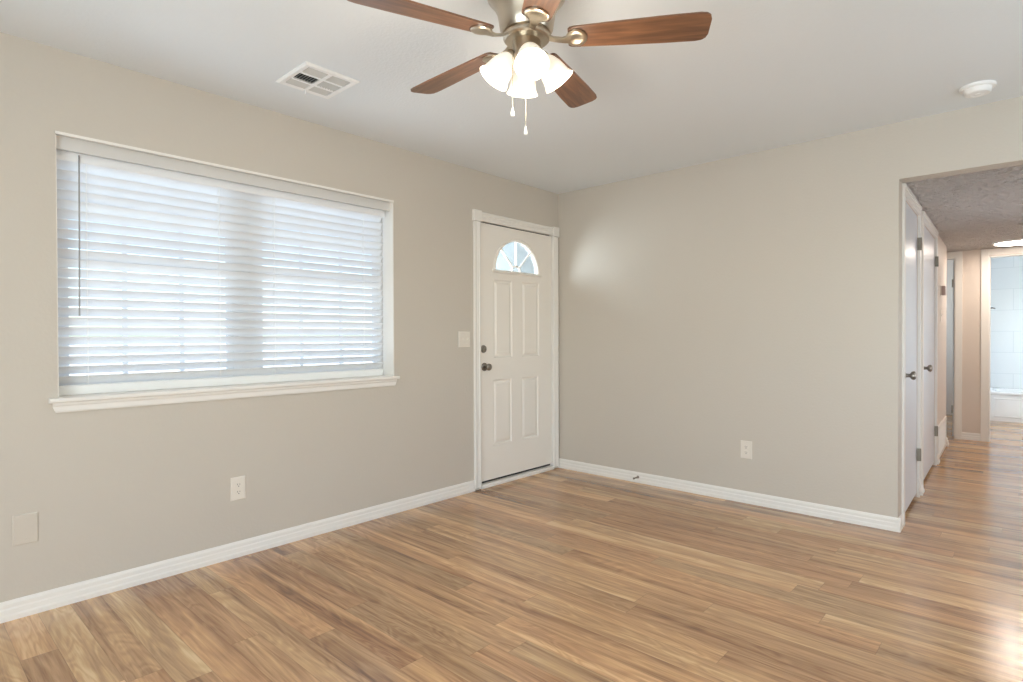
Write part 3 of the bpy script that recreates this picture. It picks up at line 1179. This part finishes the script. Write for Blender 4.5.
# return air grille
r = empty('return_grille', hp(2.98, 0, 0.0))
tag(r, 'white return air grille low on the hall wall past the closet doors', 'return grille')
g = Vector(hp(2.98, 0, 0))


def gl(mb):
    for v in mb.bm.verts:
        v.co -= g
    return mb


mb = MB()
for a in ((2.52, 3.44, 0.0, 0.012, 0.008, 0.035), (2.52, 3.44, 0.0, 0.014, 0.29, 0.32), (2.52, 2.55, 0.0, 0.012, 0.035, 0.29), (3.41, 3.44, 0.0, 0.012, 0.035, 0.29)):
    skew_box(mb, *a)
gl(mb).build('frame', M['trim'], r)
mb = MB()
for i in range(17):
    z = 0.042 + i * 0.0147
    pts = [(hx(2.55), 2.55), (hx(3.41), 3.41)]
    mb.loft([[(x + 0.0005, y, z + 0.010), (x + 0.0015, y, z + 0.0115), (x + 0.009, y, z + 0.001), (x + 0.008, y, z - 0.0005)] for x, y in pts])
gl(mb).build('louvre', M['trim'], r)

r = empty('thermostat', hp(2.85, 0, 1.60))
tag(r, 'small brown-grey thermostat high on the hall wall', 'thermostat')
MB().box(0, 0.012, -0.055, 0.055, -0.048, 0.048, 0.002).build('back_plate', M['plate'], r)
MB().box(0.012, 0.040, -0.05, 0.05, -0.044, 0.044, 0.003).build('cover', M['thermo'], r)
r = empty('hall_switch', hp(2.85, 0, 1.36))
tag(r, 'white light switch below the thermostat on the hall wall', 'light switch')
plate_loft(MB(), 0.07, 0.115).build('cover_plate', M['plate'], r)
MB().loft([[(0.005, -0.004, z), (0.005, 0.004, z), (0.005 + d, 0.0035, z + t), (0.005 + d, -0.0035, z + t)] for z, d, t in ((-0.006, 0.006, 0.004), (0.005, 0.014, 0.007))]).build('toggle', M['plate'], r)

# ---------------------------------------------- hall end: side door, bathroom
mb = MB()
cw = 0.062
mb.box(EX1, EX1 + cw, YB - 0.015, YB, 0, HH - 0.004)
mb.box(EX0 - cw, EX0, YB - 0.015, YB, 0, HH - 0.004)
mb.box(EX0, EX1, YB - 0.015, YB, ED, HH - 0.004)
mb.box(EX1 - 0.012, EX1, YB, YB + 0.12, 0, ED)
mb.box(EX0, EX0 + 0.012, YB, YB + 0.12, 0, ED)
struct(mb.build('trim_10', M['trim']), 'white casing of the side room door', 'door casing')
mb = MB()
cw = 0.066
mb.box(BX0 - cw, BX0, YB - 0.015, YB, 0, HH - 0.004, 0.003)
mb.box(BX1, BX1 + cw, YB - 0.015, YB, 0, HH - 0.004, 0.003)
mb.box(BX0, BX1, YB - 0.015, YB, ED + 0.005, HH - 0.004, 0.003)
mb.box(BX0, BX0 + 0.010, YB, YB + 0.12, 0, ED)
mb.box(BX1 - 0.01, BX1, YB, YB + 0.12, 0, ED)
mb.box(BX0 + 0.010, BX1 - 0.01, YB, YB + 0.12, ED - 0.01, ED)
struct(mb.build('trim_11', M['trim']), 'white casing of the bathroom doorway', 'door casing')
dr = empty('door_4', (EX1 - 0.012, YB + 0.10, 0), 0)
struct(dr, 'white door standing open into the dim side room', 'door')
lf = MB().box(-0.79, 0.0, -0.018, 0.018, 0.012, ED - 0.005, 0.002).build('door_leaf', M['hall_door'], dr)
for z in (1.76, 0.32):
    MB().box(-0.004, 0.006, -0.030, -0.016, z - 0.045, z + 0.045).build('hinge', M['brass'], dr)
dr.rotation_euler = (0, 0, R(-86))

# bathtub
tub = empty('bathtub', (3.42, 6.1, 0))
tag(tub, 'white alcove bathtub against the tiled bathroom wall', 'bathtub')
L2, D_, HT = 0.776, 0.752, 0.40


def rrect(x0, x1, y0, y1, rad, z, n=6):
    pts = []
    for cx, cy, a0 in ((x1 - rad, y1 - rad, 0), (x0 + rad, y1 - rad, 90), (x0 + rad, y0 + rad, 180), (x1 - rad, y0 + rad, 270)):
        for k in range(n + 1):
            a = R(a0 + 90 * k / n)
            pts.append((cx + rad * math.cos(a), cy + rad * math.sin(a), z))
    return pts


mb = MB()
mb.loft([rrect(-L2, L2, 0.012, D_, 0.01, 0.0), rrect(-L2, L2, 0.012, D_, 0.01, HT - 0.045), rrect(-L2, L2, 0.0, D_, 0.012, HT - 0.035), rrect(-L2, L2, 0.0, D_, 0.014, HT - 0.012),
         rrect(-L2 + .006, L2 - .006, 0.008, D_, 0.016, HT - 0.002), rrect(-L2 + .014, L2 - .014, 0.018, D_ - 0.01, 0.02, HT), rrect(-L2 + 0.06, L2 - 0.10, 0.075, D_ - 0.06, 0.16, HT),
         rrect(-L2 + 0.075, L2 - 0.12, 0.09, D_ - 0.075, 0.16, HT - 0.02), rrect(-L2 + 0.11, L2 - 0.25, 0.13, D_ - 0.11, 0.15, 0.12), rrect(-L2 + 0.17, L2 - 0.34, 0.19, D_ - 0.17, 0.12, 0.07)])
mb.build('tub_shell', M['porcelain'], tub, smooth=40)
mb = MB()
mb.loft([[(x, y, z) for x, y, z in ((a * (0.70 - i), -d + 0.012, zc + c * (0.13 - i)) for a, c in ((-1, -1), (1, -1), (1, 1), (-1, 1)))]
         for zc in (0.185,) for d, i in ((0, 0), (0.004, 0.004), (0.006, 0.012), (0.003, 0.02))])
mb.build('apron_panel', M['porcelain'], tub)
r = empty('shower_fitting', (2.64, 6.55, 1.55))
tag(r, 'small chrome fitting on the tiled wall above the bathtub', 'shower fitting')
MB().lathe([(0, 0), (0.035, 0), (0.033, 0.008), (0.014, 0.014), (0, 0.014)], (0, 0, 0), (1, 0, 0), 24).build('escutcheon', M['chrome'], r, smooth=40)
MB().tube([(0.01, 0, 0), (0.05, 0, 0), (0.075, 0, -0.012)], [0.012, 0.011, 0.007], 12).build('lever', M['chrome'], r, smooth=40)

# hall ceiling light
r = empty('hall_light', (3.015, 3.62, HH))
tag(r, 'round lit flush disc light on the hall ceiling', 'ceiling light')
MB().lathe([(0.205, 0), (0.205, 0.012), (0.198, 0.018), (0.186, 0.018), (0.186, 0.0)], (0, 0, 0), (0, 0, -1), 48).build('trim_ring', M['white_enamel'], r, smooth=40)
MB().lathe([(0.186, 0.004), (0.186, 0.017), (0.150, 0.023), (0.08, 0.026), (0, 0.027)], (0, 0, 0), (0, 0, -1), 48).build('diffuser', M['disc'], r, smooth=60)

# added fill-light openings (rear, right wall) and bathroom / side room windows
def glazed(name, plane, c, u0, u1, z0, z1, label, mull):
    wn = empty(name, (0, 0, 0))
    struct(wn, label, 'window')
    mb = MB()
    t = 0.05
    def bx(a0, a1, b0, b1, th=0.03):
        if plane == 'y':
            mb.box(a0, a1, c - th, c + th, b0, b1)
        else:
            mb.box(c - th, c + th, a0, a1, b0, b1)
    bx(u0, u0 + t, z0, z1)
    bx(u1 - t, u1, z0, z1)
    bx(u0 + t, u1 - t, z0, z0 + t)
    bx(u0 + t, u1 - t, z1 - t, z1)
    for m_ in mull:
        bx(m_ - 0.03, m_ + 0.03, z0 + t, z1 - t)
    mb.build('window_frame', M['frame'], wn)
    mb = MB()
    bx(u0 + t, u1 - t, z0 + t, z1 - t, 0.003)
    mb.build('pane', M['glass'], wn)


glazed('added_window_2', 'y', -5.68, 1.65, 4.15, 0.0, 2.15, 'added glazed opening behind the camera for fill light', (2.9,))
glazed('window_3', 'x', 4.28, 5.1, 6.1, 1.0, 2.0, 'bathroom window out of view', (5.6,))
glazed('window_4', 'x', 1.25, 5.05, 6.15, 1.0, 2.0, 'side room window out of view', (5.6,))
glazed('added_window_5', 'x', 4.28, -1.95, -0.55, 1.0, 2.05, 'added window in the right wall for fill light, out of view', (-1.25,))
